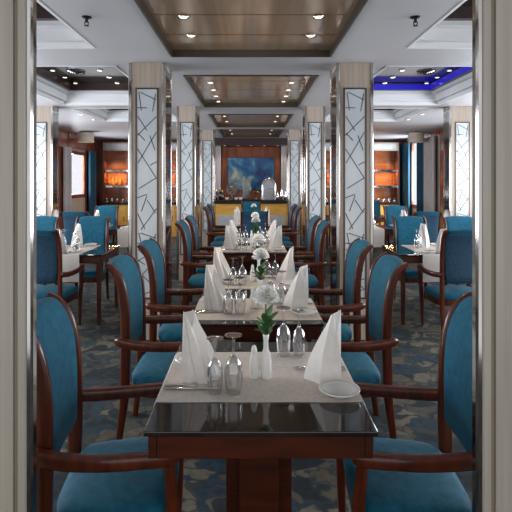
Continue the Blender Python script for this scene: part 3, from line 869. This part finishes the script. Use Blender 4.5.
bm = bmesh.new(); lathe(bm, [(.03, .172), (.10, .18), (.115, .215), (.110, .217), (.095, .19), (.001, .186)], 28); finish('tray', bm, M['gold'], t, 50)
t = empty('display_dome', (.47, 12.66, ZS), label='tall dome shaped display shelf on the sideboard right of the painting centre', cat='display stand')
bm = bmesh.new()
arc = [(.17*math.cos(a), .34 + .22*math.sin(a)) for a in [PI*k/16 for k in range(17)]]
outl = [(.17, 0)] + arc + [(-.17, 0)]
sweep(bm, [(x, 0, z) for x, z in outl], [.02]*3, [.02]*3, up=(0, 1, 0), n=60, sec=8); finish('arch', bm, M['silver'], t, 60)
bm = bmesh.new(); prism(bm, [(x*.93, z) for x, z in outl][::-1], -.01, .01)
bmesh.ops.rotate(bm, verts=bm.verts, cent=(0, 0, 0), matrix=Matrix.Rotation(R(90), 3, 'X')); bmesh.ops.translate(bm, verts=bm.verts, vec=(0, .03, 0)); finish('back_panel', bm, M['grey_inset'], t)
for z in (.13, .30):
    bm = bmesh.new(); box(bm, -.15, .15, -.09, .018, z, z+.012); finish('shelf', bm, M['silver'], t)
for k, (x, h) in enumerate(((-.90, .26), (-.82, .30), (-.74, .24))):
    o = empty('wine_bottle', (x, 12.58+.03*(k % 2), ZS), label='dark red bottle on the sideboard, %s from its end' % ['first', 'second', 'third'][k], cat='bottle', group='sideboard bottles')
    bm = bmesh.new(); lathe(bm, [(.036, 0), (.038, .004), (.038, h*.6), (.014, h*.78), (.013, h)], 18); finish('body', bm, M['bottle'], o, 50)
    bm = bmesh.new(); lathe(bm, [(.0145, h-.03), (.015, h+.004), (.001, h+.005)], 14); finish('cap', bm, M['gold'], o, 50)
for k, (x, y) in enumerate(((-.62, 12.46), (-.38, 12.45), (-.27, 12.44), (.30, 12.45), (.36, 12.56+.0))):
    if k == 4: continue
    o = finish('bowl', (lambda b: (lathe(b, [(.02, 0), (.04, .02), (.055, .06), (.052, .06), (.036, .024), (.001, .008)], 22), b)[1])(bmesh.new()), M['porcelain'], None, 50, (x, y, ZS))
    tag(o, 'small white bowl on the sideboard, %s' % ['near the bottles', 'before the silver plate', 'before the sculpture', 'beside the brass tray'][k], 'bowl', 'small white bowls')
for k, (x, h) in enumerate(((.70, .20), (.80, .28), (.90, .24))):
    bm = bmesh.new(); lathe(bm, [(.03, 0), (.045, .03), (.04, h*.55), (.022, h*.8), (.03, h), (.026, h), (.016, h*.8)], 20)
    o = finish('coffee_pot', bm, M['silver'], None, 50, (x, 12.56, ZS)); tag(o, 'silver pot on the sideboard end, %s beside the dome' % ['small one', 'tallest one', 'outermost one'][k], 'pot', 'silver pots')

# amber display buffets in the rear corners
def buffet(s, sn):
    xa, xb = 1.35, 3.95
    xc = s*(xa+xb)/2; h = (xb-xa)/2
    t = empty('display_cabinet', (xc, 12.90, 0), label='amber wood display wall with lit shelves in the %s rear corner' % sn, cat='cabinet', group='amber display walls')
    bm = bmesh.new(); box(bm, -h, h, .24, .30, .9, 2.28, 0, .004); finish('back_panel', bm, M['amber'], t)
    bm = bmesh.new()
    for k in range(5):
        x = -h + 2*h*k/4; box(bm, x-.03, x+.03, -.06, .2395, .9, 2.28)
    finish('upright', bm, M['red_wood'], t)
    for z in (1.30, 1.72):
        bm = bmesh.new(); box(bm, -h+.031, h-.031, -.09, -.0605, z, z+.05); box(bm, -h+.032, h-.032, -.060, .239, z+.015, z+.035); finish('shelf', bm, M['chrome'], t)
    bm = bmesh.new(); box(bm, -h, h, -.10, .30, 2.281, 2.50, 0, .005); box(bm, -h+.08, h-.08, -.11, -.0995, 2.32, 2.46, 1); finish('valance', bm, [M['beige'], M['grey_inset']], t)
    bm = bmesh.new(); box(bm, -h, h, -.16, .30, .84, .90, 0, .006); finish('worktop', bm, M['black_stone'], t)
    bm = bmesh.new(); box(bm, -h, h, -.12, .30, 0, .838); finish('base', bm, M['honey'], t)
    for k in range(4):
        x0 = -h + 2*h*k/4 + .03; x1 = -h + 2*h*(k+1)/4 - .03
        bm = bmesh.new(); box(bm, x0, x1, -.138, -.121, .08, .80, 0, .004); d = finish('door', bm, M['honey'], t)
        bm = bmesh.new(); box(bm, x1-.06, x1-.048, -.15, -.1385, .40, .52); finish('handle', bm, M['chrome'], d)
    # things on the worktop and shelves
    n = 0
    for k in range(18):
        x = xc - h + .12 + (2*h-.24)*k/17
        bm_make = lambda: finish('tumbler', (lambda b: (lathe(b, [(.030, 0), (.036, .11), (.0345, .11), (.0285, .006), (.001, .005)], 16), b)[1])(bmesh.new()), M['glass'], None, 50)
        inst('tumbler', bm_make, x, 12.80, .901, 0, 'glass tumbler in the row on the %s rear buffet counter' % sn, 'glass', 'tumblers on the %s rear buffet' % sn)
    for k in range(12):
        x = xc - h + .16 + (2*h-.32)*k/11
        q_ = k // 4 if k < 12 else 3; x = xc - h + 2*h*q_/4 + .12 + ((k % 4) if k < 12 else (k - 9))*.098
        hh = .24
        mk = lambda: finish('spirit_bottle', (lambda b: (lathe(b, [(.034, 0), (.036, .004), (.036, .13), (.013, .17), (.012, .24), (.001, .241)], 16), b)[1])(bmesh.new()), M['amber_glass'], None, 50)
        inst('spirit', mk, x, 12.97, 1.336, 0, 'amber bottle on the lower shelf of the %s rear display wall' % sn, 'bottle', 'amber bottles on the %s rear shelf' % sn)
    for q in range(4):
        x = xc - h + 2*h*(q+.5)/4
        lamp(x, 12.80, 2.27, 18, 110, (1, .62, .28), .02)
        l = bpy.data.lights.new('shelf_light', 'AREA'); l.shape = 'RECTANGLE'; l.size = 2*h/4-.1; l.size_y = .02; l.energy = 7.0; l.color = (1, .60, .25)
        o = bpy.data.objects.new('shelf_light', l); COL.objects.link(o); o.location = (x, 12.90, 1.71)
buffet(-1, 'left'); buffet(1, 'right')

# ------------------------------------------------------------------ light
def area(name, loc, rot, sx, sy, e, col):
    l = bpy.data.lights.new(name, 'AREA'); l.shape = 'RECTANGLE'; l.size = sx; l.size_y = sy; l.energy = e; l.color = col
    o = bpy.data.objects.new(name, l); COL.objects.link(o); o.location = loc; o.rotation_euler = rot
DAY = (.95, .97, 1)
for s in (-1, 1):
    area('daylight', (s*(WX+.35), 5.4, 1.6), (0, s*PI/2, 0), 1.5, 7.6, 420, DAY)  # area lamp added outside the unseen window band
    area('daylight', (s*(WX+.35), 11.8, 1.6), (0, s*PI/2, 0), 1.4, 1.0, 130, DAY)
w = bpy.data.worlds.new('sky'); S.world = w; w.use_nodes = True
bg = w.node_tree.nodes['Background']; bg.inputs['Color'].default_value = (.95, .96, 1, 1); bg.inputs['Strength'].default_value = 1.15

S.view_settings.view_transform = 'Standard'; S.view_settings.look = 'None'
S.view_settings.gamma = 1; S.view_settings.use_curve_mapping = False
S.view_settings.exposure = 0.0
S.cycles.caustics_reflective = False
